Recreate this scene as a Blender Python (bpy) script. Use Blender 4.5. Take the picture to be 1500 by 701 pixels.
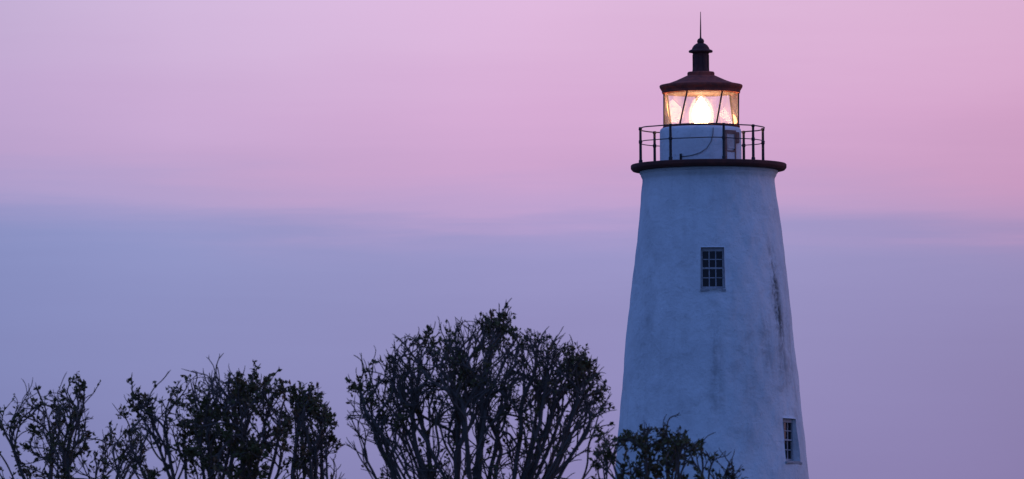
import bpy, bmesh, math, random
import numpy as np
from mathutils import Vector, Matrix

R = math.radians
for o in list(bpy.data.objects):
    bpy.data.objects.remove(o)
scene = bpy.context.scene
col = scene.collection

# ------------------------------------------------------------------ camera
W, H = 1500.0, 701.0            # photograph
FPX = 12960.0                   # focal length in photograph pixels (long telephoto)
DT = 240.0                      # distance to the tower axis
EYE = 1.7
TILT = math.atan((1203.0 - 350.5) / FPX)
cam = bpy.data.cameras.new('camera')
cam.sensor_width = 36.0
cam.lens = 36.0 * FPX / W
cam.clip_start = 1.0
cam.clip_end = 60000.0
cam.dof.use_dof = True
cam.dof.focus_distance = DT
cam.dof.aperture_fstop = 11.0
camo = bpy.data.objects.new('camera', cam)
CM = Matrix.Translation((0, 0, EYE)) @ Matrix.Rotation(R(90) + TILT, 4, 'X') @ Matrix.Rotation(R(-0.45), 4, 'Z')
camo.matrix_world = CM
col.objects.link(camo)
scene.camera = camo


def at(px, py, Y):
    """point seen at photograph pixel (px, py) on the vertical plane Y metres ahead"""
    d = CM.to_3x3() @ Vector(((px - W / 2) / FPX, (H / 2 - py) / FPX, -1.0))
    t = Y / d.y
    return Vector((0, 0, EYE)) + d * t


# ------------------------------------------------------------------ world
def srgb(r, g, b):
    def f(c):
        c /= 255.0
        return c / 12.92 if c <= 0.04045 else ((c + 0.055) / 1.055) ** 2.4
    return (f(r), f(g), f(b), 1.0)


SUN_AZ, SUN_EL = R(74), R(3.0)      # azimuth clockwise from the view direction
world = bpy.data.worlds.new('World')
scene.world = world
world.use_nodes = True
nt = world.node_tree
nt.nodes.clear()


class NB:
    """tiny node-tree builder"""
    def __init__(s, t):
        s.t = t

    def n(s, kind, **kw):
        nd = s.t.nodes.new(kind)
        for k, v in kw.items():
            setattr(nd, k, v)
        return nd

    def put(s, sock, v):
        if isinstance(v, bpy.types.NodeSocket):
            s.t.links.new(v, sock)
        else:
            sock.default_value = v

    def math(s, op, a, b=0.0, c=0.0, clamp=False):
        nd = s.n('ShaderNodeMath', operation=op, use_clamp=clamp)
        s.put(nd.inputs[0], a)
        s.put(nd.inputs[1], b)
        s.put(nd.inputs[2], c)
        return nd.outputs[0]

    def maprange(s, v, a, b, c=0.0, d=1.0, smooth=True):
        nd = s.n('ShaderNodeMapRange', interpolation_type='SMOOTHSTEP' if smooth else 'LINEAR')
        for i, x in enumerate((v, a, b, c, d)):
            s.put(nd.inputs[i], x)
        return nd.outputs[0]

    def mix(s, f, a, b, op='MIX'):
        nd = s.n('ShaderNodeMix', data_type='RGBA', blend_type=op)
        s.put(nd.inputs[0], f)
        s.put(nd.inputs[6], a)
        s.put(nd.inputs[7], b)
        return nd.outputs[2]

    def ramp(s, v, stops, interp='LINEAR'):
        nd = s.n('ShaderNodeValToRGB')
        r = nd.color_ramp
        r.interpolation = interp
        while len(r.elements) < len(stops):
            r.elements.new(0.5)
        for e, (p, c) in zip(r.elements, stops):
            e.position = p
            e.color = c
        s.put(nd.inputs[0], v)
        return nd.outputs[0]

    def noise(s, vec, scale, detail=4.0, rough=0.55, dist=0.0):
        nd = s.n('ShaderNodeTexNoise')
        s.put(nd.inputs['Vector'], vec)
        nd.inputs['Scale'].default_value = scale
        nd.inputs['Detail'].default_value = detail
        nd.inputs['Roughness'].default_value = rough
        nd.inputs['Distortion'].default_value = dist
        return nd.outputs[0]

    def scale(s, vec, xyz, loc=(0, 0, 0)):
        nd = s.n('ShaderNodeMapping')
        s.put(nd.inputs[0], vec)
        nd.inputs['Location'].default_value = loc
        nd.inputs['Scale'].default_value = xyz
        return nd.outputs[0]

    def sep(s, vec):
        nd = s.n('ShaderNodeSeparateXYZ')
        s.put(nd.inputs[0], vec)
        return nd.outputs

    def comb(s, x, y, z):
        nd = s.n('ShaderNodeCombineXYZ')
        for i, v in enumerate((x, y, z)):
            s.put(nd.inputs[i], v)
        return nd.outputs[0]


b = NB(nt)
tc = b.n('ShaderNodeTexCoord').outputs['Generated']
x, y, z = b.sep(tc)
az = b.math('ARCTAN2', x, y)
# thin cloud veil: long flat streaks that make the edge of the blue bank uneven
n1 = b.noise(b.comb(b.math('MULTIPLY', az, 22.0), b.math('MULTIPLY', z, 260.0), 0.3), 1.0, 5.0, 0.55, 0.4)
n2 = b.noise(b.comb(b.math('MULTIPLY', az, 60.0), b.math('MULTIPLY', z, 900.0), 4.0), 1.0, 3.0, 0.6)
n3 = b.noise(b.comb(b.math('MULTIPLY', az, 14.0), b.math('MULTIPLY', z, 40.0), 9.0), 1.0, 2.0, 0.5)
wob = b.math('ADD', b.math('MULTIPLY', b.math('SUBTRACT', n1, 0.5), 0.0075),
             b.math('MULTIPLY', b.math('SUBTRACT', n2, 0.5), 0.0012))
def g1(v):
    return (0.5 + v * 100, 0.5 + v * 100, 0.5 + v * 100, 1)


# the upper edge of the bank rises and dips along the horizon
lean = b.ramp(b.maprange(az, -0.075, 0.075, 0, 1, False),
              [(0.0, g1(.0026)), (.16, g1(.0028)), (.24, g1(.0018)), (.34, g1(-.0008)), (.5, g1(.0002)), (.70, g1(.0012)), (.80, g1(.0002)), (.9, g1(-.0020)), (1.0, g1(-.0024))], 'B_SPLINE')
lean = b.math('MULTIPLY', b.math('SUBTRACT', lean, 0.5), 0.01)
ze = b.math('SUBTRACT', b.math('ADD', z, wob), lean)
K = 2.5
stops = [(0.0, (122, 118, 168)), (.040, (139, 133, 184)), (.058, (147, 144, 195)), (.0635, (152, 149, 200)),
         (.0662, (163, 152, 202)), (.0688, (188, 160, 206)), (.0735, (205, 164, 207)), (.080, (214, 171, 213)),
         (.087, (220, 180, 219)), (.095, (223, 186, 223)), (.14, (208, 184, 224)), (.24, (150, 152, 206)),
         (.40, (104, 122, 190))]
glow = b.ramp(b.math('MULTIPLY', ze, K), [(p * K, srgb(*c)) for p, c in stops])
side = b.ramp(b.maprange(az, -0.075, 0.075, 0, 1, False),
              [(0.0, (.68, .86, .90, 1)), (0.25, (.88, 1.0, 1.0, 1)), (0.52, (1, 1, 1, 1)), (0.70, (.98, .96, .95, 1)), (0.88, (.93, .86, .86, 1)), (1.0, (.88, .78, .79, 1))])
glow = b.mix(1.0, glow, side, 'MULTIPLY')
mott = b.maprange(n3, 0.3, 0.7, 0.965, 1.03)
glow = b.mix(1.0, glow, b.comb(mott, mott, mott), 'MULTIPLY')
# the side of the sky away from the afterglow: deep dusk blue
back = b.ramp(b.math('MULTIPLY', z, 1.0), [(0.0, (.115, .210, .57, 1)), (.15, (.105, .215, .65, 1)),
                                           (.5, (.098, .205, .62, 1)), (1.0, (.095, .190, .56, 1))])
facing = b.math('ADD', b.math('MULTIPLY', x, 0.45), b.math('MULTIPLY', y, 0.893))
facing = b.math('DIVIDE', facing, b.math('MAXIMUM', b.math('SQRT', b.math('ADD', b.math('MULTIPLY', x, x), b.math('MULTIPLY', y, y))), 0.05))
fr = b.maprange(facing, 0.05, 0.80)
fr = b.math('MULTIPLY', fr, b.maprange(z, 0.25, 0.8, 1.0, 0.0))
dusk = b.mix(fr, back, glow)
sky = b.n('ShaderNodeTexSky', sky_type='NISHITA', sun_disc=False)
sky.sun_elevation = R(-2.0)
sky.sun_rotation = SUN_AZ
sky.altitude = 0
bg1 = b.n('ShaderNodeBackground')
b.put(bg1.inputs[0], dusk)
bg1.inputs[1].default_value = 1.0
bg2 = b.n('ShaderNodeBackground')
b.put(bg2.inputs[0], sky.outputs[0])
bg2.inputs[1].default_value = 0.05
add = b.n('ShaderNodeAddShader')
nt.links.new(bg1.outputs[0], add.inputs[0])
nt.links.new(bg2.outputs[0], add.inputs[1])
wo = b.n('ShaderNodeOutputWorld')
nt.links.new(add.outputs[0], wo.inputs[0])

# faint afterglow, very soft, from the right
sun = bpy.data.lights.new('sun', 'SUN')
sun.energy = 0.28
sun.angle = R(50)
sun.color = (1.0, 0.55, 0.62)
suno = bpy.data.objects.new('sun', sun)
sd = Vector((math.sin(SUN_AZ) * math.cos(R(10)), math.cos(SUN_AZ) * math.cos(R(10)), math.sin(R(10))))
suno.rotation_euler = sd.to_track_quat('Z', 'Y').to_euler()
suno.location = (60, 100, 60)
col.objects.link(suno)

vs = scene.view_settings
vs.view_transform = 'Standard'
vs.look = 'None'
vs.exposure = 0.0
vs.gamma = 1.0
vs.use_curve_mapping = False
scene.render.filter_size = 1.9
scene.cycles.max_bounces = 8
scene.cycles.transparent_max_bounces = 24
scene.cycles.sample_clamp_indirect = 6.0


# ------------------------------------------------------------------ materials
def new_mat(name):
    m = bpy.data.materials.new(name)
    m.use_nodes = True
    m.node_tree.nodes.clear()
    nb = NB(m.node_tree)
    out = nb.n('ShaderNodeOutputMaterial')
    p = nb.n('ShaderNodeBsdfPrincipled')
    m.node_tree.links.new(p.outputs[0], out.inputs[0])
    return m, nb, p, out


def bump(nb, p, h, strength, dist):
    bn = nb.n('ShaderNodeBump')
    bn.inputs['Strength'].default_value = strength
    bn.inputs['Distance'].default_value = dist
    nb.put(bn.inputs['Height'], h)
    nb.t.links.new(bn.outputs[0], p.inputs['Normal'])


def plaster_mat(name, base, dirt, mildew):
    m, nb, p, out = new_mat(name)
    oc = nb.n('ShaderNodeTexCoord').outputs['Object']
    x, y, z = nb.sep(oc)
    big = nb.noise(oc, 0.55, 5.0, 0.6)
    mid = nb.noise(oc, 2.2, 5.0, 0.62, 0.5)
    fine = nb.noise(oc, 11.0, 4.0, 0.6)
    streak = nb.noise(nb.scale(oc, (2.6, 2.6, 0.16)), 1.0, 5.0, 0.6, 0.25)
    hair = nb.noise(nb.scale(oc, (9.0, 9.0, 0.5)), 1.0, 3.0, 0.6)
    c = nb.mix(nb.maprange(big, 0.35, 0.68, 0.0, 0.55), base, dirt)
    c = nb.mix(nb.maprange(streak, 0.50, 0.78, 0.0, 0.60), c, dirt)
    c = nb.mix(nb.maprange(mid, 0.52, 0.76, 0.0, 0.34), c, tuple(v * 0.72 for v in dirt[:3]) + (1,))
    c = nb.mix(nb.maprange(fine, 0.56, 0.78, 0.0, 0.38), c, tuple(v * 0.62 for v in dirt[:3]) + (1,))
    if mildew:
        ang = nb.math('ARCTAN2', x, nb.math('MULTIPLY', y, -1.0))      # 0 = towards the road, + = right
        # runs of black mildew down the wall: (angle, width, top, bottom, density)
        for k, (a0, wd, zb, zt, den) in enumerate(mildew):
            aa = nb.math('ADD', ang, nb.math('MULTIPLY', nb.math('SUBTRACT', mid, 0.5), 0.14))
            d = nb.math('DIVIDE', nb.math('ABSOLUTE', nb.math('SUBTRACT', aa, R(a0))), R(wd))
            ma = nb.maprange(d, 0.15, 1.0, 1.0, 0.0)
            mz = nb.math('MULTIPLY', nb.maprange(z, zb, zb + 0.28 * (zt - zb)), nb.maprange(z, zt - 0.3 * (zt - zb), zt, 1.0, 0.0))
            brk = nb.maprange(nb.math('ADD', nb.math('MULTIPLY', nb.math('ADD', hair, mid), 0.36), nb.math('MULTIPLY', fine, 0.28)), 0.36, 0.60)
            f = nb.math('MULTIPLY', nb.math('MULTIPLY', ma, mz), nb.math('MULTIPLY', brk, den), clamp=True)
            c = nb.mix(f, c, (0.060, 0.060, 0.058, 1))
    nb.put(p.inputs['Base Color'], c)
    p.inputs['Roughness'].default_value = 0.9
    p.inputs['Specular IOR Level'].default_value = 0.15
    hgt = nb.math('ADD', nb.math('MULTIPLY', mid, 0.7), nb.math('MULTIPLY', fine, 0.35))
    lump = nb.noise(oc, 1.1, 3.0, 0.55)
    bump(nb, p, nb.math('ADD', hgt, nb.math('MULTIPLY', lump, 1.2)), 0.75, 0.06)
    return m


def plain_mat(name, c1, c2, scale=3.0, rough=0.6, metal=0.0, bd=0.01, spec=0.5):
    m, nb, p, out = new_mat(name)
    oc = nb.n('ShaderNodeTexCoord').outputs['Object']
    n = nb.noise(oc, scale, 5.0, 0.62, 0.3)
    nb.put(p.inputs['Base Color'], nb.mix(nb.maprange(n, 0.38, 0.66), c1, c2))
    p.inputs['Roughness'].default_value = rough
    p.inputs['Metallic'].default_value = metal
    p.inputs['Specular IOR Level'].default_value = spec
    bump(nb, p, nb.noise(oc, scale * 5, 3.0), 0.5, bd)
    return m


M_WALL = plaster_mat('weathered_whitewash', (.80, .80, .79, 1), (.60, .60, .60, 1),
                     [(55.5, 6.4, 14.3, 17.5, .95), (56, 11.0, 12.8, 17.2, .42), (40, 9.0, 13.2, 15.8, .3), (3, 7.0, 12.0, 15.8, .28),
                      (-52, 12, 13.0, 17.5, .16), (25, 10, 11.0, 16.0, .16), (68, 7, 11.5, 16.5, .3), (-20, 6, 12.0, 15.5, .12)])
M_DRUM = plaster_mat('painted_watch_room', (.86, .85, .84, 1), (.66, .62, .60, 1), None)
M_ROOF = plain_mat('oxide_red_iron', (.42, .095, .060, 1), (.24, .066, .050, 1), 5.0, 0.85, 0.0, 0.004, 0.15)
M_VENT = plain_mat('sooty_iron', (.080, .026, .022, 1), (.12, .030, .024, 1), 6.0, 0.8, 0.0, 0.004)
M_DECK = plain_mat('dark_iron_deck', (.090, .028, .022, 1), (.14, .036, .026, 1), 3.0, 0.9)
M_IRON = plain_mat('black_railing_iron', (.016, .014, .016, 1), (.035, .018, .016, 1), 8.0, 0.5, 0.0, 0.002)
M_FRAME = plain_mat('grey_painted_wood', (.44, .42, .42, 1), (.31, .30, .31, 1), 9.0, 0.7, 0.0, 0.003)
M_SILL = plain_mat('stone_sill', (.42, .41, .41, 1), (.27, .26, .27, 1), 5.0, 0.85)
M_RUST = plain_mat('rusted_steel', (.26, .12, .09, 1), (.36, .20, .16, 1), 6.0, 0.8)
M_CABLE = plain_mat('grey_cable', (.24, .23, .23, 1), (.34, .32, .31, 1), 6.0, 0.8)
M_DOOR = plain_mat('faded_hatch_paint', (.72, .68, .66, 1), (.50, .42, .38, 1), 4.0, 0.8)
M_BRASS = plain_mat('dull_brass', (.35, .22, .09, 1), (.25, .15, .06, 1), 6.0, 0.4, 1.0, 0.002)
M_GRASS = plain_mat('mown_grass', (.045, .060, .022, 1), (.075, .070, .035, 1), 0.35, 0.95, 0.0, 0.05)


def window_glass():
    m, nb, p, out = new_mat('old_window_glass')
    p.inputs['Base Color'].default_value = (.008, .008, .010, 1)
    p.inputs['Roughness'].default_value = 0.08
    p.inputs['Specular IOR Level'].default_value = 0.3
    oc = nb.n('ShaderNodeTexCoord').outputs['Object']
    bump(nb, p, nb.noise(oc, 6.0, 2.0), 0.3, 0.01)
    return m


def lantern_glass():
    m = bpy.data.materials.new('glow_scatter_lantern_glass')
    m.use_nodes = True
    m.node_tree.nodes.clear()
    nb = NB(m.node_tree)
    out = nb.n('ShaderNodeOutputMaterial')
    tr = nb.n('ShaderNodeBsdfTransparent')
    gl = nb.n('ShaderNodeBsdfGlossy')
    gl.inputs['Roughness'].default_value = 0.045
    gl.inputs['Color'].default_value = (.55, .40, .30, 1)
    tl = nb.n('ShaderNodeBsdfTranslucent')
    tl.inputs['Color'].default_value = (.92, .82, .76, 1)
    oc = nb.n('ShaderNodeTexCoord').outputs['Object']
    z = nb.sep(oc)[2]
    bloom = nb.noise(nb.scale(oc, (7, 7, 2.0)), 1.0, 5.0, 0.65, 0.4)
    f1 = nb.maprange(bloom, 0.35, 0.75, 0.045, 0.17)  # patchy scatter put in so the panes carry the lamp's bloom
    m1 = nb.n('ShaderNodeMixShader')
    nb.put(m1.inputs[0], f1)
    m.node_tree.links.new(tr.outputs[0], m1.inputs[1])
    m.node_tree.links.new(tl.outputs[0], m1.inputs[2])
    fz = nb.n('ShaderNodeFresnel')
    fz.inputs['IOR'].default_value = 1.5
    f2 = nb.math('MULTIPLY', fz.outputs[0], 0.9, clamp=True)
    m2 = nb.n('ShaderNodeMixShader')
    nb.put(m2.inputs[0], f2)
    m.node_tree.links.new(m1.outputs[0], m2.inputs[1])
    m.node_tree.links.new(gl.outputs[0], m2.inputs[2])
    m.node_tree.links.new(m2.outputs[0], out.inputs[0])
    return m


def lit_mat(name, color, strength):
    m = bpy.data.materials.new(name)
    m.use_nodes = True
    m.node_tree.nodes.clear()
    nb = NB(m.node_tree)
    out = nb.n('ShaderNodeOutputMaterial')
    em = nb.n('ShaderNodeEmission')
    em.inputs[0].default_value = color
    em.inputs[1].default_value = strength
    m.node_tree.links.new(em.outputs[0], out.inputs[0])
    return m


M_GLASS = window_glass()
M_LGLASS = lantern_glass()
def halo_glass():
    m = bpy.data.materials.new('lens_halo_glass')
    m.use_nodes = True
    m.node_tree.nodes.clear()
    nb = NB(m.node_tree)
    out = nb.n('ShaderNodeOutputMaterial')
    tr = nb.n('ShaderNodeBsdfTransparent')
    tl = nb.n('ShaderNodeBsdfTranslucent')
    tl.inputs['Color'].default_value = (1, .86, .72, 1)
    m1 = nb.n('ShaderNodeMixShader')
    m1.inputs[0].default_value = 0.075  # slight scatter imitates a soft glow at the lamp's edge
    m.node_tree.links.new(tr.outputs[0], m1.inputs[1])
    m.node_tree.links.new(tl.outputs[0], m1.inputs[2])
    m.node_tree.links.new(m1.outputs[0], out.inputs[0])
    return m


M_HALO = halo_glass()
M_LIT = lit_mat('lit_lens_glass', (1.0, .64, .38, 1), 36.0)


# ------------------------------------------------------------------ mesh helpers
def obj(name, bm, mat, parent=None, smooth=False, loc=None):
    me = bpy.data.meshes.new(name)
    bm.to_mesh(me)
    bm.free()
    if smooth:
        me.shade_smooth()
    me.materials.append(mat)
    o = bpy.data.objects.new(name, me)
    col.objects.link(o)
    if parent:
        o.parent = parent
    if loc is not None:
        o.location = loc
    return o


def tag(o, label=None, cat=None, group=None, kind=None):
    for k, v in (('label', label), ('category', cat), ('group', group), ('kind', kind)):
        if v:
            o[k] = v
    return o


def box(bm, c, s, rot=None):
    v = bmesh.ops.create_cube(bm, size=1.0)['verts']
    mat = Matrix.Translation(c) @ (rot or Matrix()) @ Matrix.Diagonal((s[0], s[1], s[2], 1))
    bmesh.ops.transform(bm, matrix=mat, verts=v)
    return v


def lathe(bm, prof, n=64, c=(0, 0), cap0=False, cap1=False):
    rings = []
    for r, z in prof:
        rings.append([bm.verts.new((c[0] + r * math.sin(2 * math.pi * i / n), c[1] - r * math.cos(2 * math.pi * i / n), z)) for i in range(n)])
    for a, b_ in zip(rings, rings[1:]):
        for i in range(n):
            bm.faces.new((a[i], a[(i + 1) % n], b_[(i + 1) % n], b_[i]))
    if cap0:
        bm.faces.new(list(reversed(rings[0])))
    if cap1:
        bm.faces.new(rings[-1])


def tube(bm, pts, rad, n=8, closed=False):
    pts = [Vector(p) for p in pts]
    N = len(pts)
    rads = rad if isinstance(rad, (list, tuple)) else [rad] * N
    rings = []
    prev = None
    for i, p in enumerate(pts):
        if closed:
            t = (pts[(i + 1) % N] - pts[i - 1]).normalized()
        else:
            t = (pts[min(i + 1, N - 1)] - pts[max(i - 1, 0)]).normalized()
        if prev is None:
            u = t.orthogonal().normalized()
            if abs(t.z) < 0.7:
                u = Vector((0, 0, 1)).cross(t).normalized()
        else:
            u = (prev - t * prev.dot(t)).normalized()
        prev = u
        w = t.cross(u)
        rings.append([bm.verts.new(p + (u * math.cos(2 * math.pi * k / n) + w * math.sin(2 * math.pi * k / n)) * rads[i]) for k in range(n)])
    m = N if closed else N - 1
    for i in range(m):
        a, c = rings[i], rings[(i + 1) % N]
        for k in range(n):
            bm.faces.new((a[k], a[(k + 1) % n], c[(k + 1) % n], c[k]))
    if not closed:
        bm.faces.new(list(reversed(rings[0])))
        bm.faces.new(rings[-1])


# ------------------------------------------------------------------ ground
bm = bmesh.new()
gr = [(0, 0)]
rings = []
for rad in (0.0, 40, 90, 150, 220, 300, 450, 800, 2000, 6000, 20000):
    if rad == 0:
        continue
    rings.append([bm.verts.new((rad * math.cos(t * math.pi / 36), 150 + rad * math.sin(t * math.pi / 36), 0)) for t in range(72)])
ctr = bm.verts.new((0, 150, 0))
for i in range(72):
    bm.faces.new((ctr, rings[0][i], rings[0][(i + 1) % 72]))
for a, c in zip(rings, rings[1:]):
    for i in range(72):
        bm.faces.new((a[i], c[i], c[(i + 1) % 72], a[(i + 1) % 72]))
tag(obj('ground', bm, M_GRASS), kind='structure')

# ------------------------------------------------------------------ lighthouse
PM = FPX / DT                       # photograph pixels per metre at the tower
base = at(1041.0, 701.0, DT)
TX = at(1038.0, 400.0, DT).x + 1.5 / PM
house = bpy.data.objects.new('lighthouse', None)
house.location = (TX, DT, 0)
col.objects.link(house)
tag(house, 'whitewashed round lighthouse with dark railed gallery and lit red-roofed lantern', 'lighthouse')


def hz(py):
    """height at the tower axis for a photograph row"""
    return at(1038.0, py, DT).z


Z_TOP = hz(252.0)
prof_px = [(253.0, 100.0), (258.0, 99.6), (262.5, 97.2), (267.0, 97.0), (300, 100.8), (360, 107.8), (420, 114.8), (475, 121.0), (560, 129.2), (640, 136.7), (701, 142.4)]
PZ = [hz(p) for p, _ in prof_px] + [0.0]
PR = [r / PM for _, r in prof_px] + [142.4 / PM + 0.095 * hz(701.0)]


def wall_r(z):
    return float(np.interp(z, PZ[::-1], PR[::-1]))


rng = random.Random(5)


def wave(a, z):
    """gentle unevenness of the hand-plastered wall (metres)"""
    return (0.010 * math.sin(3 * a + 0.9 * z) + 0.008 * math.sin(7 * a - 1.7 * z + 1.0) + 0.006 * math.sin(13 * a + 3.1 * z + 2.0)
            + 0.005 * math.sin(23 * a - 4.3 * z) + 0.004 * math.sin(31 * a + 6.7 * z + 0.5))


# window openings: (angle, half width, z bottom, z top, depth)
WINS = []
za, zb_ = hz(428.5), hz(368.0)
WINS.append((math.asin((1041.5 - 1039.3) / 114.0), 0.325, za, zb_, 0.10))
za2, zb2 = hz(680.0), hz(616.0)
WINS.append((math.radians(57.5), 0.36, za2 + 0.03, zb2, 0.09))


def build_wall():
    bm = bmesh.new()
    angs = set(round(-math.pi + 2 * math.pi * i / 200, 5) for i in range(200))
    edges = []
    for a0, hw, z0, z1, dp in WINS:
        r = wall_r(0.5 * (z0 + z1))
        da = math.asin(hw / r)
        edges.append((a0 - da, a0 + da))
        angs = set(a for a in angs if abs(a - (a0 - da)) > 0.012 and abs(a - (a0 + da)) > 0.012)
        angs |= {round(a0 - da, 5), round(a0 + da, 5)}
    angs = sorted(angs)
    zs = set(round(z, 3) for z in np.arange(0, Z_TOP - 0.5, 0.12))
    zs |= set(round(hz(p), 3) for p in (253, 255.5, 258, 260, 262.5, 265, 268, 272))
    for a0, hw, z0, z1, dp in WINS:
        zs = set(z for z in zs if abs(z - z0) > 0.04 and abs(z - z1) > 0.04)
        zs |= {round(z0, 3), round(z1, 3)}
    zs = sorted(zs)
    nA = len(angs)
    grid = []
    for z in zs:
        row = []
        for a in angs:
            k = min(1.0, max(0.0, (Z_TOP - z - 0.1) / 0.5))
            r = wall_r(z) + wave(a, z) * (0.35 + 0.65 * k)
            row.append(bm.verts.new((r * math.sin(a), -r * math.cos(a), z)))
        grid.append(row)

    def hole(i, j):
        zc = 0.5 * (zs[i] + zs[i + 1])
        a = angs[j]
        c = 0.5 * (a + angs[(j + 1) % nA]) if j + 1 < nA else math.pi
        for (e0, e1), (a0, hw, z0, z1, dp) in zip(edges, WINS):
            if z0 < zc < z1 and e0 < c < e1:
                return True
        return False
    for i in range(len(zs) - 1):
        for j in range(nA):
            if not hole(i, j):
                k = (j + 1) % nA
                f = bm.faces.new((grid[i][j], grid[i][k], grid[i + 1][k], grid[i + 1][j]))
                f.smooth = True
    # reveals: from the opening's edge straight in to the sash plane
    for (e0, e1), (a0, hw, z0, z1, dp) in zip(edges, WINS):
        j0 = min(range(nA), key=lambda j: abs(angs[j] - e0))
        j1 = min(range(nA), key=lambda j: abs(angs[j] - e1))
        i0 = min(range(len(zs)), key=lambda i: abs(zs[i] - z0))
        i1 = min(range(len(zs)), key=lambda i: abs(zs[i] - z1))
        ring = [(i0, j) for j in range(j0, j1)] + [(i, j1) for i in range(i0, i1)] + [(i1, j) for j in range(j1, j0, -1)] + [(i, j0) for i in range(i1, i0, -1)]
        outw = Vector((math.sin(a0), -math.cos(a0), 0))
        sidew = Vector((math.cos(a0), math.sin(a0), 0))
        plane = wall_r(z1) * math.cos((e1 - e0) / 2) - dp - 0.10
        inner = []
        for i, j in ring:
            v = grid[i][j].co
            s = max(-hw, min(hw, v.dot(sidew)))
            inner.append(bm.verts.new(outw * plane + sidew * s + Vector((0, 0, v.z))))
        n = len(ring)
        for k in range(n):
            a_, b2 = grid[ring[k][0]][ring[k][1]], grid[ring[(k + 1) % n][0]][ring[(k + 1) % n][1]]
            bm.faces.new((b2, a_, inner[k], inner[(k + 1) % n]))
    return bm


wall = obj('tower_wall', build_wall(), M_WALL, house)


def make_window(a0, hw, z0, z1, dp, blind):
    r = wall_r(z1) * math.cos(math.asin(hw / wall_r(z1))) - dp
    outw = Vector((math.sin(a0), -math.cos(a0), 0))
    loc = outw * r + Vector((0, 0, z0))
    w, h = 2 * hw - 0.006, z1 - z0 - 0.006
    rotz = a0
    bm = bmesh.new()
    t = 0.055
    # frame (local x across, -y outwards)
    head = 0.10
    box(bm, (-w / 2 + t / 2, 0.03, h / 2), (t, 0.06, h))
    box(bm, (w / 2 - t / 2, 0.03, h / 2), (t, 0.06, h))
    box(bm, (0, 0.03, h - head / 2 + 0.002), (w - 2 * t, 0.056, head))
    box(bm, (0, 0.03, 0.035), (w - 2 * t, 0.056, 0.07))
    o = obj('window', bm, M_FRAME, house, loc=loc)
    o.rotation_euler = (0, 0, rotz)
    iw, z_lo, z_hi = w - 2 * t, 0.07, h - head
    zm = 0.5 * (z_lo + z_hi) + 0.02
    mr = 0.045
    bm = bmesh.new()
    box(bm, (0, 0.024, zm), (iw, 0.05, mr))
    obj('meeting_rail', bm, M_FRAME, o)
    pw = iw / 3
    for part, (a, c, dy) in enumerate(((z_lo, zm - mr / 2, 0.034), (zm + mr / 2, z_hi, 0.026))):
        bm = bmesh.new()
        box(bm, (-pw / 2, dy, (a + c) / 2), (0.026, 0.026, c - a))
        box(bm, (pw / 2, dy, (a + c) / 2), (0.026, 0.026, c - a))
        for q in (-1, 0, 1):
            box(bm, (q * pw, dy + .002, (a + c) / 2), (pw - 0.028, 0.022, 0.024))
        obj('muntin', bm, M_FRAME, o)
        for q in (-1, 0, 1):
            for s in (0, 1):
                bm = bmesh.new()
                ph = (c - a) / 2
                box(bm, (q * pw, dy + 0.016, a + ph * (s + 0.5)), (pw - 0.004, 0.004, ph - 0.004), Matrix.Rotation(rng.uniform(-.012, .012), 4, 'Z'))
                obj('pane', bm, M_GLASS, o)
    bm = bmesh.new()
    sd_ = dp + 0.10
    v = box(bm, (0, -sd_ / 2 + 0.01, -0.035), (w + (0.10 if blind else 0.05), sd_ + 0.16, 0.06), Matrix.Rotation(R(5), 4, 'X'))
    bmesh.ops.bevel(bm, geom=bm.edges[:], offset=0.008, segments=2, affect='EDGES')
    obj('sill', bm, M_SILL, o)
    if blind:
        bm = bmesh.new()
        n = 14
        vs_ = []
        for k in range(n + 1):
            xx = -iw / 2 + 0.02 + (iw * 0.46) * k / n
            yy = -0.004 - 0.010 * (k % 2)
            vs_.append((bm.verts.new((xx, yy, z_lo + 0.03)), bm.verts.new((xx, yy, z_hi - 0.02))))
        for a, c in zip(vs_, vs_[1:]):
            bm.faces.new((a[0], c[0], c[1], a[1]))
        bm.free()
    return o


make_window(*WINS[0], False)
make_window(*WINS[1], True)

# gallery deck
bm = bmesh.new()
dr = 114.5 / PM
zt, zb = hz(241.4), hz(250.8)
hh = zt - zb
lathe(bm, [(0.3, zb), (dr - 0.12, zb), (dr - 0.05, zb + 0.05 * hh), (dr - 0.012, zb + 0.30 * hh), (dr, zb + 0.45 * hh), (dr, zb + 0.86 * hh), (dr - 0.02, zt), (0.3, zt)], 96, cap0=True, cap1=True)
obj('gallery_deck', bm, M_DECK, house, smooth=False)
# plaster cornice step below the deck
bm = bmesh.new()
cr = 101.5 / PM
lathe(bm, [(cr - 0.3, zb - 0.012 - 0.07), (cr - .012, zb - 0.012 - 0.07), (cr, zb - 0.012 - .055), (cr, zb - 0.012), (cr - 0.3, zb - 0.012)], 96)
obj('cornice_band', bm, M_WALL, house, smooth=False)

# watch room: low drum, set off the tower's axis
LX = (1025.8 - 1037.3) / PM
LC = (LX, 0.0)
zd = hz(187.6)
rd = 60.0 / PM
bm = bmesh.new()
lathe(bm, [(rd, zt), (rd, zt + 0.45 * (zd - zt)), (rd - .004, zd - 0.10), (rd - .02, zd - 0.045), (rd - .055, zd - 0.012), (rd - .10, zd), (0.2, zd + 0.004)], 64, c=LC, cap1=True)
drum = obj('watch_room_wall', bm, M_DRUM, house, smooth=False)
for f in drum.data.polygons:
    f.use_smooth = True


def on_drum(px, py, lift=0.03):
    s = max(-0.999, min(0.999, (px - 1025.8) / 60.0))
    a = math.asin(s)
    # the near side of the drum stands a little higher in the picture
    dz = (rd * math.cos(a)) * math.tan(TILT) * 0.93
    return Vector((LX + (rd + lift) * math.sin(a), -(rd + lift) * math.cos(a), hz(py) - dz)), a


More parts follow.
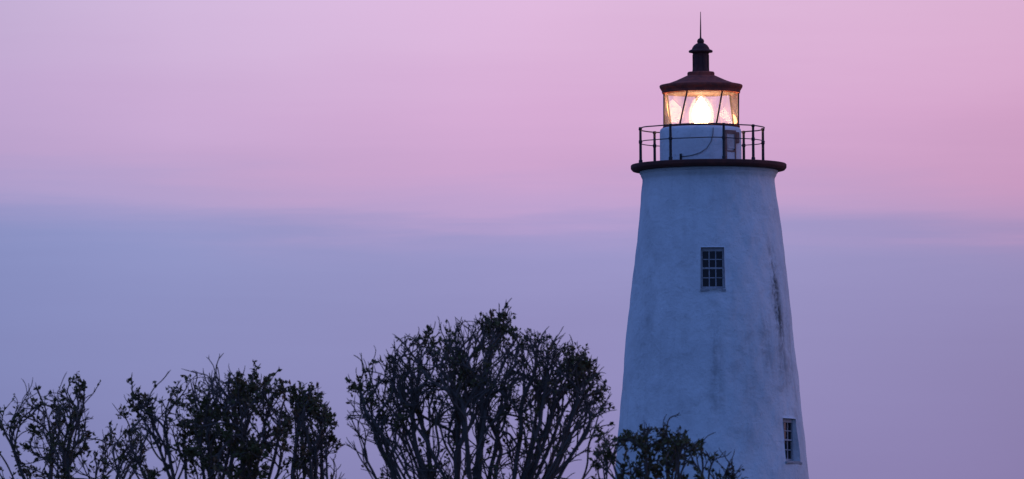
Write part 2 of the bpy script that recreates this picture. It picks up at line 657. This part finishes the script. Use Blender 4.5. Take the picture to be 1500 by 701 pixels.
# hatch on the drum with its rusty frame
pt, ah = on_drum(1068, 212, 0.0)
bm = bmesh.new()
hw_, hh_ = 0.155, zd - zt - 0.14
for sx in (-1, 1):
    box(bm, (sx * (hw_ + 0.022), -0.01, hh_ / 2), (0.044, 0.06, hh_))
box(bm, (0, -0.01, hh_ - 0.05), (2 * hw_, 0.06, 0.10))
box(bm, (0, -0.01, hh_ * 0.34), (2 * hw_, 0.055, 0.04))
hatch = obj('hatch', bm, M_RUST, house, loc=(pt.x, pt.y, zt + 0.01))
hatch.rotation_euler = (0, 0, ah)
bm = bmesh.new()
box(bm, (0, 0.0, hh_ * .68), (2 * hw_ - .005, 0.05, hh_ * 0.53))
obj('hatch_panel', bm, M_DOOR, hatch)
bm = bmesh.new()
box(bm, (0, 0.0, hh_ * .17), (2 * hw_ - .005, 0.05, hh_ * 0.29))
obj('hatch_panel', bm, M_DRUM, hatch)
bm = bmesh.new()
box(bm, (hw_ + 0.13, 0.02, hh_ * 0.78), (0.14, 0.10, 0.30))
bmesh.ops.bevel(bm, geom=bm.edges[:], offset=0.012, segments=2, affect='EDGES')
obj('junction_box', bm, M_RUST, hatch)

# cable sagging across the drum to a stub pipe
pts = []
key = [(1043, 188), (1042.5, 198), (1039.5, 209), (1033, 218.5), (1024, 224.5), (1013, 228), (1004, 229.5), (998, 230)]
for (ax, ay), (bx_, by_) in zip(key, key[1:]):
    for k in range(4):
        f = k / 4
        pts.append(on_drum(ax + (bx_ - ax) * f, ay + (by_ - ay) * f, 0.016)[0])
pts.append(on_drum(997, 230, 0.016)[0])
bm = bmesh.new()
tube(bm, pts, 0.013, 6)
obj('cable', bm, M_CABLE, house, smooth=True)
bm = bmesh.new()
sp = on_drum(996.3, 226, 0.03)[0]
tube(bm, [(sp.x, sp.y, zt - 0.003), (sp.x, sp.y, sp.z - 0.03), (sp.x, sp.y, sp.z)], [0.03, 0.03, 0.036], 10)
obj('stub_pipe', bm, M_IRON, house, smooth=True)

# gallery railing
RX = (1027.6 - 1037.3) / PM
rr = 92.0 / PM
zr = hz(188.8)
zmid = hz(208.8)


def ring_pts(rad, zz, n=72, wob_=0.006):
    out = []
    for k in range(n):
        a = 2 * math.pi * k / n
        out.append((RX + rad * math.sin(a), -rad * math.cos(a), zz + wob_ * math.sin(5 * a + 1) + wob_ * .7 * math.sin(9 * a)))
    return out


bm = bmesh.new()
tube(bm, ring_pts(rr, zr), 0.017, 8, closed=True)
rail = obj('top_rail', bm, M_IRON, house, smooth=True)
bm = bmesh.new()
tube(bm, ring_pts(rr, zmid), 0.013, 8, closed=True)
obj('middle_rail', bm, M_IRON, house, smooth=True)
bm = bmesh.new()
ph = zr + 0.03 - zt
tube(bm, [(0, 0, -0.002), (0, 0, .02), (0, 0, .021), (0, 0, .10), (0, 0, .12), (0, 0, zmid - zt - .05), (0, 0, zmid - zt - .035), (0, 0, zmid - zt + .035), (0, 0, zmid - zt + .05),
          (0, 0, ph - .08), (0, 0, ph - .065), (0, 0, ph - .01), (0, 0, ph)],
     [.080, .080, .055, .055, .040, .038, .050, .050, .037, .035, .048, .048, .025], 12)
post0 = None
for a in (-132, -79, -31, 19.2, 53.5, 101, 136.5, 178):
    p = (RX + rr * math.sin(R(a)), -rr * math.cos(R(a)), zt)
    if post0 is None:
        post0 = obj('railing_post', bm, M_IRON, rail, smooth=False, loc=p)
    else:
        c = post0.copy()
        col.objects.link(c)
        c.location = p

# lantern: sill ring, helical glazing bars, flat panes
GX = (1027.2 - 1037.3) / PM
rg = 55.0 / PM
zg0, zg1 = hz(186.2), hz(137.0)
bm = bmesh.new()
lathe(bm, [(rg - .10, zd + .005), (rg + .030, zd + .005), (rg + .034, zd + 0.02), (rg + .02, zg0 + .03), (rg - .08, zg0 + .034)], 64, c=(GX, 0))
sillr = obj('lantern_sill', bm, M_ROOF, house, smooth=False)
BARS = [(-83, -85), (-22.5, -36), (33.5, 22.5), (86, 78), (128.5, 119), (186.5, 176), (243.5, 233)]
tops, bots = [], []
for at_, ab in BARS:
    tops.append(Vector((GX + rg * math.sin(R(at_)), -rg * math.cos(R(at_)), zg1 + 0.02)))
    bots.append(Vector((GX + rg * math.sin(R(ab)), -rg * math.cos(R(ab)), zg0 + 0.02)))
for t_, b_ in zip(tops, bots):
    bm = bmesh.new()
    tube(bm, [b_, b_.lerp(t_, .5), t_], 0.024, 8)
    obj('glazing_bar', bm, M_IRON, sillr, smooth=True)
bm = bmesh.new()
for k in range(len(BARS)):
    k2 = (k + 1) % len(BARS)
    bm = bmesh.new()
    v = [bm.verts.new(p) for p in (bots[k], bots[k2], tops[k2], tops[k])]
    # the slanted bars make each bay two flat triangles of glass
    bm.faces.new((v[0], v[1], v[2]))
    bm.faces.new((v[0], v[2], v[3]))
    obj('lantern_pane', bm, M_LGLASS, sillr)

# lantern roof
bm = bmesh.new()


def rp(py, hw2):
    return (hw2 / PM, hz(py))


lathe(bm, [rp(137.5, 50), rp(137.2, 57.2), rp(133.5, 57.8), rp(128.8, 60.8), rp(126.3, 61.2), rp(125.0, 60.2), rp(122.5, 48), rp(118.5, 37), rp(114.0, 27), rp(111.5, 21.5), rp(111, 12)], 64, c=(GX, 0), cap0=True, cap1=True)
roof = obj('roof', bm, M_ROOF, house, smooth=False)
bm = bmesh.new()
lathe(bm, [(50.5 / PM, hz(137.9)), (50.2 / PM, hz(137.65)), (0.1, hz(137.65))], 64, c=(GX, 0), cap0=True, cap1=True)
obj('added_ceiling_disc', bm, plain_mat('dimmed_ceiling_paint', (.16, .10, .085, 1), (.11, .065, .055, 1), 4.0, 0.9, 0.0, .003, .1), roof)  # added disc, coloured dark so the lamplit roof underside looks dimmer
bm = bmesh.new()
lathe(bm, [rp(113.5, 19.0), rp(112.5, 20.0), rp(107.2, 20.0), rp(105.8, 19.0), rp(105.2, 12)], 40, c=(GX, 0), cap0=True, cap1=True)
obj('neck_collar', bm, M_ROOF, roof)
bm = bmesh.new()
lathe(bm, [rp(106.5, 12.6), rp(104, 12.6), rp(99, 11.7), rp(81, 11.7), rp(78, 12.2), rp(76.5, 12.2)], 40, c=(GX, 0), cap0=True, cap1=True)
# thin standing ribs on the ventilator
for k in range(8):
    a = R(20 + 45 * k)
    rv = 12.0 / PM
    box(bm, (GX + rv * math.sin(a), -rv * math.cos(a), 0.5 * (hz(81) + hz(104))), (.03, .03, hz(81) - hz(104)), Matrix.Rotation(a, 4, 'Z'))
obj('ventilator', bm, M_VENT, roof)
bm = bmesh.new()
lathe(bm, [rp(77.4, 11), rp(77.2, 17.2), rp(75.6, 17.8), rp(74.2, 17.2), rp(72.6, 13.2), rp(69.5, 12.0), rp(66.5, 9.8), rp(64.2, 6.6), rp(63.6, 5.0)], 40, c=(GX, 0), cap0=True, cap1=True)
obj('ventilator_cap', bm, M_VENT, roof)
bm = bmesh.new()
zbll = hz(61.0)
rb = 5.0 / PM
lathe(bm, [(rb * math.cos(t) + .004, zbll + rb * math.sin(t)) for t in [R(-80 + 16 * i) for i in range(11)]], 24, c=(GX, 0), cap0=True, cap1=True)
obj('ball_finial', bm, M_VENT, roof, smooth=True)
bm = bmesh.new()
zs0, zs1 = hz(57.0), hz(17.5)
tube(bm, [(GX, 0, zs0), (GX, 0, zs0 + .06), (GX + .004, 0, zs0 + .5 * (zs1 - zs0)), (GX + .006, 0, zs1)], [.030, .021, .016, .008], 8)
obj('lightning_rod', bm, M_VENT, roof, smooth=True)

# lens: beehive of glass rings adding a soft halo round the lamp, on a pedestal
bm = bmesh.new()
zp = hz(184.0)
tube(bm, [(GX, 0, zd - .01), (GX, 0, zp - .06), (GX, 0, zp - .05), (GX, 0, zp)], [.14, .14, .22, .22], 24)
ped = obj('lens_pedestal', bm, M_BRASS, house)
lens_h = hz(139.5) - zp
bm = bmesh.new()
lathe(bm, [(r_ * .94, zp + .03 + f_ * lens_h * .90) for f_, r_ in ((0.0, .14), (.06, .20), (.2, .25), (.36, .262), (.5, .245), (.64, .20), (.77, .14), (.88, .085), (.96, .035), (1.0, .008))], 32, c=(GX, 0), cap0=True, cap1=True)
obj('lamp', bm, M_LIT, ped, smooth=True)
lens_prof = [(0.0, .31), (.10, .335), (.28, .345), (.42, .34), (.58, .315), (.70, .27), (.81, .215), (.91, .14), (1.0, .05)]
prof = []
NR = 18
for i in range(NR):
    f0, f1 = i / NR, (i + 0.9) / NR
    r0 = np.interp((f0 + f1) / 2, [p for p, _ in lens_prof], [q for _, q in lens_prof])
    prof += [(r0 - .014, zp + .004 + f0 * lens_h), (r0 + .004, zp + .004 + (f0 + .45 / NR) * lens_h), (r0 - .014, zp + .004 + f1 * lens_h)]
bm = bmesh.new()
lathe(bm, prof, 40, c=(GX, 0), cap0=True, cap1=True)
obj('lens', bm, M_HALO, ped)

# ------------------------------------------------------------------ trees
def wood_mat():
    m, nb, p, out = new_mat('dark_bark')
    oc = nb.n('ShaderNodeTexCoord').outputs['Object']
    n = nb.noise(oc, 4.0, 4.0, 0.6)
    nb.put(p.inputs['Base Color'], nb.mix(n, (.10, .074, .060, 1), (.16, .125, .105, 1)))
    p.inputs['Roughness'].default_value = 0.95
    p.inputs['Specular IOR Level'].default_value = 0.1
    bump(nb, p, nb.noise(oc, 30.0, 3.0), 0.6, 0.01)
    return m


def leaf_mat():
    m, nb, p, out = new_mat('dusky_leaves')
    at2 = nb.n('ShaderNodeAttribute', attribute_name='tint')
    c = nb.ramp(at2.outputs['Fac'], [(0.0, (.085, .085, .028, 1)), (.5, (.12, .10, .040, 1)), (.8, (.15, .095, .042, 1)), (1.0, (.21, .095, .048, 1))])
    nb.put(p.inputs['Base Color'], c)
    p.inputs['Roughness'].default_value = 0.7
    p.inputs['Specular IOR Level'].default_value = 0.12
    return m


M_WOOD, M_LEAF = wood_mat(), leaf_mat()


def pz(px, py, depth):
    p = at(px, py, depth)
    return p.x, p.z


def in_poly(P, X, Z):
    inside = np.zeros(len(X), bool)
    n = len(P)
    for i in range(n):
        x0, z0 = P[i]
        x1, z1 = P[(i + 1) % n]
        c = (z0 > Z) != (z1 > Z)
        with np.errstate(divide='ignore', invalid='ignore'):
            xi = (x1 - x0) * (Z - z0) / (z1 - z0 + 1e-12) + x0
        inside ^= c & (X < xi)
    return inside


def build_tree(label, depth, base_px, outline, thick, leafy, bare, seed, twig=1.0, leafscale=1.0, dens=None, fork=790, targets=(), low=.65, more=2):
    g = np.random.default_rng(seed)
    gl_ = np.random.default_rng(seed + 1000)
    P = [at(px, py, depth) for px, py in outline]
    P = [(p.x, p.z) for p in P]
    bx = at(base_px, 701, depth).x
    xs = np.array([p[0] for p in P])
    zs = np.array([p[1] for p in P])
    cx, hw = 0.5 * (xs.min() + xs.max()), 0.5 * (xs.max() - xs.min())
    def inside(p, grow=0.0):
        """crown volume: the outline seen from the road, rounded in depth"""
        yd = (p[1] - depth) / thick
        if abs(yd) > 1:
            return False
        fade = math.sqrt(max(.05, 1 - yd * yd * .9))
        x = cx + (p[0] - cx) / max(fade, .45)
        zq = p[2] + (1 - fade) * 0.45 - grow
        c = False
        for (x0, z0), (x1, z1) in zip(P, P[1:] + P[:1]):
            if (z0 > zq) != (z1 > zq) and x < (x1 - x0) * (zq - z0) / (z1 - z0) + x0:
                c = not c
        return c
    # skeleton: trunk + limbs as wandering polylines
    pos, par = [], []

    def chain(start_idx, p0, p1, step, wander, bow):
        L = np.linalg.norm(p1 - p0)
        n = max(3, int(L / step))
        off = np.zeros(3)
        vel = np.zeros(3)
        last = start_idx
        for k in range(1, n + 1):
            f = k / n
            vel = 0.75 * vel + g.normal(0, wander, 3)
            off = off + vel
            q = p0 + (p1 - p0) * f + off * math.sin(min(1, 1.3 * f) * math.pi * 0.5) + bow * math.sin(f * math.pi)
            pos.append(q)
            par.append(last)
            last = len(pos) - 1
        return last
    pos.append(np.array([bx, depth, -0.15]))
    par.append(-1)
    fx, fz = pz(base_px, fork, depth)
    top = chain(0, np.array([bx, depth, -0.15]), np.array([fx + g.uniform(-.1, .1), depth + g.uniform(-.1, .1), fz]), 0.12, .004, np.array([g.uniform(-.2, .2), 0, 0]))
    ends, spans = [], []
    for k, (tpx, tpy) in enumerate([(a_ + g.uniform(-14, 14) * q_, b_ + g.uniform(-22, 30) * q_) for q_ in range(more) for a_, b_ in targets]):
        tx, tz = pz(tpx, tpy, depth)
        f = (tx - fx) / hw
        ty = depth + (-1) ** k * g.uniform(.15, .75) * thick * math.sqrt(max(.15, 1 - min(1, f * f)))
        i0 = top - int(g.integers(0, 9))
        n0 = len(pos)
        ends.append(chain(i0, pos[i0], np.array([tx, ty, tz]), 0.07, .005, np.array([f * 0.16, 0, -0.10 * abs(f)])))
        spans.append((n0, len(pos)))
    leaf_at = []
    cl = g.uniform(0, 6.28, 8)

    def leafiness(p):
        """leaf clumps gather in some parts of the crown, others stand bare"""
        v = math.sin(p[0] * 4.6 + cl[0]) * math.sin(p[2] * 5.2 + cl[1]) + math.sin(p[0] * 8.3 + p[1] * 3.0 + cl[2]) * math.sin(p[2] * 7.7 - p[1] * 2 + cl[3])
        q = leafy + 0.32 * v
        for (dx, dz, rr_, amt) in (dens or ()):
            q += amt * math.exp(-((p[0] - dx) ** 2 + (p[2] - dz) ** 2) / rr_ ** 2)
        return q
    hub = np.array([fx, depth, fz - 0.7])
    zspan = zs.max() - fz
    UP = np.array([0, 0, 1.0])

    def grow(i0, d, length, level):
        """one branch: wanders, bends upwards, throws off shoots, stops at the crown's edge"""
        step = (.065, .055, .045, .034)[level]
        n = max(2, int(length / step))
        p = pos[i0].copy()
        last = i0
        drift = np.zeros(3)
        side = g.uniform(0, 6.28)
        over = g.uniform(-.08, .15) * g.random() if level >= 2 else g.uniform(-.24, .02)
        whip = level == 2 and g.random() < .10
        if whip:                                           # a few long bare shoots stand clear of the crown
            n, over = n + int(g.integers(3, 7)), g.uniform(.08, .28)
        for k in range(n):
            rad_ = p - hub
            rad_ /= np.linalg.norm(rad_) + 1e-9
            drift = .72 * drift + g.normal(0, (.085, .12, .14, .17)[level], 3) + (g.normal(0, .30, 3) if g.random() < .12 else 0)
            d = d + drift * .8 + rad_ * (.17, .08, .05, .03)[level] + UP * (.03, .06, .05, .05)[level]
            d = d / np.linalg.norm(d)
            q = p + d * step * g.uniform(.8, 1.2)
            if k > 1 and not inside(q, over):
                break
            p = q
            pos.append(p)
            par.append(last)
            last = len(pos) - 1
            if level >= 1 and gl_.random() < (leafiness(p) - .62) * .30:
                leaf_at.append((p.copy(), d))
            if level < 3:
                hgt = (p[2] - fz) / zspan
                pr = ((.52, .41, .26)[level]) * (low + (1 - low) * min(1, max(0, hgt * 1.5))) * twig
                if (level > 0 and k < 1) or g.random() > pr:
                    continue
                side += 2.4 + g.normal(0, .5)
                u_ = np.cross(d, np.array([.3, .9, .1]))
                u_ /= np.linalg.norm(u_) + 1e-9
                w_ = np.cross(d, u_)
                th = g.uniform(.35, .85)
                d2 = d * math.cos(th) + (u_ * math.cos(side) + w_ * math.sin(side)) * math.sin(th)
                left = 1 - k / n
                L2 = ((1.0, .46, .14)[level]) * g.uniform(.45, 1.25) * (.45 + .55 * left)
                if len(pos) < 60000:
                    grow(last, d2, L2, level + 1)
        if level >= 2:
            lf = leafiness(p) * (.15 if whip else 1)
            if gl_.random() > bare:
                if gl_.random() < lf:
                    leaf_at.append((p.copy(), d))
                if level == 2 and gl_.random() < lf * .5:
                    leaf_at.append((pos[par[last]].copy(), d))
        else:
            for q_ in range(2 if level == 1 else 3):
                d2 = d + g.normal(0, .35, 3)
                grow(last, d2 / np.linalg.norm(d2), g.uniform(.10, .30), 2)
    pos = [np.asarray(p) for p in pos]
    for e in ends:
        d = pos[e] - pos[par[par[e]]]
        d = d / np.linalg.norm(d)
        grow(e, d, 3.2, 0)
    for e0, e1 in spans:                                   # lower side branches on the limbs
        for i in range(e0 + 4, e1, 2):
            if g.random() < low * .55:
                d = pos[i] - pos[par[i]]
                d = d / np.linalg.norm(d) + g.normal(0, .55, 3)
                grow(i, d / np.linalg.norm(d), g.uniform(.3, 1.0), 1)
    cnt = len(pos)
    PP = np.array(pos)
    par = par + []
    PP = PP[:cnt]
    par = np.array(par[:cnt])
    # radii by the pipe model
    r0, ex = 0.0050, 2.55
    area = np.zeros(cnt)
    haskid = np.zeros(cnt, bool)
    haskid[par[1:]] = True
    area[~haskid] = r0 ** ex
    # children always come after their parents
    for i in range(cnt - 1, 0, -1):
        if area[i] == 0:
            area[i] = r0 ** ex
        area[par[i]] += area[i]
    rad = area ** (1 / ex)
    rad = np.where(PP[:, 2] > fz, .046 * np.tanh(rad / .046), np.minimum(rad, 0.15))
    # chains for tubes
    children = [[] for _ in range(cnt)]
    for i in range(1, cnt):
        children[par[i]].append(i)
    verts, faces, tface = [], [], []
    stack = [(0, None)]
    vi = 0
    ang_cache = {}
    while stack:
        s, parent = stack.pop()
        ch = [] if parent is None else [parent]
        i = s
        while True:
            ch.append(i)
            kk = children[i]
            if not kk:
                break
            main = max(kk, key=lambda q: rad[q])
            for q in kk:
                if q != main:
                    stack.append((q, i))
            i = main
        if len(ch) < 2:
            continue
        pts_ = PP[ch].copy()
        rs = rad[ch].copy()
        if parent is not None:
            rs[0] = min(rs[0], rs[1] * 1.15)
        rs[-1] *= .55
        if len(ch) > 4:
            pts_[1:-1] = .5 * pts_[1:-1] + .25 * (pts_[:-2] + pts_[2:])
        ns = 4 if rs[0] < .012 else (6 if rs[0] < .04 else 10)
        if ns not in ang_cache:
            t_ = np.arange(ns) * 2 * math.pi / ns
            ang_cache[ns] = (np.cos(t_), np.sin(t_))
        ca, sa = ang_cache[ns]
        tan = np.gradient(pts_, axis=0)
        tan /= np.linalg.norm(tan, axis=1, keepdims=True) + 1e-9
        ref = np.array([0.31, 0.87, 0.38])
        U = np.cross(tan, ref)
        U /= np.linalg.norm(U, axis=1, keepdims=True) + 1e-9
        Wv = np.cross(tan, U)
        ringv = pts_[:, None, :] + rs[:, None, None] * (ca[None, :, None] * U[:, None, :] + sa[None, :, None] * Wv[:, None, :])
        verts.append(ringv.reshape(-1, 3))
        n = len(ch)
        big = rs[0] > .055
        base_i = vi + np.arange(n - 1)[:, None] * ns
        kq = np.arange(ns)[None, :]
        k2 = (kq + 1) % ns
        F = np.stack([base_i + kq, base_i + k2, base_i + ns + k2, base_i + ns + kq], 2).reshape(-1, 4)
        (tface if big else faces).append(F)
        vi += n * ns
    V = np.concatenate(verts)

    root = bpy.data.objects.new('live_oak_tree', None)
    root.location = (bx, depth, 0)
    col.objects.link(root)
    tag(root, label, 'tree', 'scrubby trees between the viewer and the lighthouse')

    def sub(name, Fl, mat):
        F = np.concatenate(Fl)
        used, inv = np.unique(F, return_inverse=True)
        me = bpy.data.meshes.new(name)
        me.from_pydata((V[used] - np.array([bx, depth, 0])).tolist(), [], inv.reshape(F.shape).tolist())
        me.shade_smooth()
        me.materials.append(mat)
        o = bpy.data.objects.new(name, me)
        o.parent = root
        col.objects.link(o)
        return o
    if tface:
        sub('trunk', tface, M_WOOD)
    sub('branches', faces, M_WOOD)
    # leaves
    LV, LF, LT = [], [], []
    for p, d in leaf_at:
        k = int(g.integers(3, 9))
        tone = g.random()
        for _ in range(k):
            a = d * .4 + g.normal(0, .75, 3)
            a /= np.linalg.norm(a)
            s = np.cross(a, g.normal(0, 1, 3))
            s /= np.linalg.norm(s) + 1e-9
            nrm = np.cross(a, s)
            L = (g.uniform(.022, .055) if g.random() < .5 else g.uniform(.05, .085)) * leafscale
            w = L * g.uniform(.24, .36)
            q = p - d * g.uniform(0, .07) + g.normal(0, .012, 3)
            i = len(LV)
            LV += [q, q + a * L * .5 + s * w + nrm * w * .35, q + a * L, q + a * L * .5 - s * w + nrm * w * .35]
            LF += [(i, i + 1, i + 2), (i, i + 2, i + 3)]
            t = min(1, max(0, .65 * tone + .35 * g.random()))
            LT += [t, t]
    me = bpy.data.meshes.new('crown')
    me.from_pydata((np.array(LV) - np.array([bx, depth, 0])).tolist(), [], LF)
    at3 = me.attributes.new('tint', 'FLOAT', 'FACE')
    at3.data.foreach_set('value', LT)
    me.materials.append(M_LEAF)
    o = bpy.data.objects.new('crown', me)
    o.parent = root
    col.objects.link(o)
    print('tree', label[:30], 'nodes', cnt, 'leaves', len(LF) // 2)
    return root


build_tree('broad rounded bare-twigged tree standing alone in the middle, left of the lighthouse', 110.0, 695,
           [(540, 800), (503, 700), (505, 640), (512, 585), (516, 545), (556, 516), (592, 494), (640, 478), (690, 466), (735, 458),
            (780, 474), (830, 492), (862, 520), (890, 556), (905, 600), (900, 640), (885, 700), (850, 800)],
           1.35, .14, .12, 22, leafscale=1.0,
           targets=[(545, 640), (850, 625), (800, 590), (835, 600), (590, 600), (540, 672), (575, 665), (600, 650), (630, 650), (655, 640), (680, 650), (705, 640), (730, 650), (755, 650), (785, 655), (820, 655), (850, 668)],
           dens=[(*pz(735, 475, 110), .16, .5), (*pz(640, 500, 110), .2, .3), (*pz(545, 565, 110), .3, .25), (*pz(730, 590, 110), .5, .2), (*pz(850, 570, 110), .3, .2)])
build_tree('sparse-leaved gnarled tree at the far left edge of the picture', 118.0, 110,
           [(-60, 800), (-50, 650), (-10, 615), (12, 585), (45, 560), (90, 566), (115, 556), (140, 575), (165, 595), (195, 605), (215, 640), (225, 800)],
           1.0, .32, .08, 32, fork=770, leafscale=1.05, low=.7,
           targets=[(-10, 710), (30, 690), (65, 670), (100, 670), (145, 680), (175, 690), (195, 670), (120, 700)],
           dens=[(*pz(25, 685, 118), .45, .8)])
build_tree('densest and leafiest tree of the left-hand group, with spiky bare top twigs', 112.0, 310,
           [(170, 800), (165, 690), (185, 630), (190, 575), (225, 566), (255, 548), (290, 540), (330, 545), (370, 556), (395, 550), (425, 556), (425, 600), (445, 640), (450, 720), (440, 800)],
           1.15, .34, .05, 38, leafscale=1.1, low=.85,
           targets=[(205, 680), (235, 660), (265, 650), (295, 650), (325, 650), (355, 655), (390, 665), (420, 690)],
           dens=[(*pz(290, 660, 112), .42, .55), (*pz(385, 650, 112), .42, .6), (*pz(310, 540, 112), .25, -.35)])
build_tree('small thin tree at the right end of the left-hand group', 116.0, 460,
           [(428, 800), (430, 690), (418, 620), (425, 575), (470, 572), (484, 590), (488, 640), (502, 668), (500, 800)],
           .55, .45, .1, 47, fork=740, leafscale=1.1, low=.8, more=3,
           targets=[(442, 660), (465, 650), (482, 690)])
build_tree('low leafy treetop overlapping the lower left of the white tower', 105.0, 955,
           [(850, 800), (845, 700), (872, 650), (905, 640), (945, 628), (992, 630), (1018, 646), (1045, 662), (1078, 685), (1080, 740), (1075, 800)],
           .95, .42, .08, 67, fork=800,
           targets=[(868, 715), (905, 700), (935, 690), (960, 690), (990, 700), (1025, 715), (1050, 740)],
           dens=[(*pz(945, 680, 105), .42, .95)])
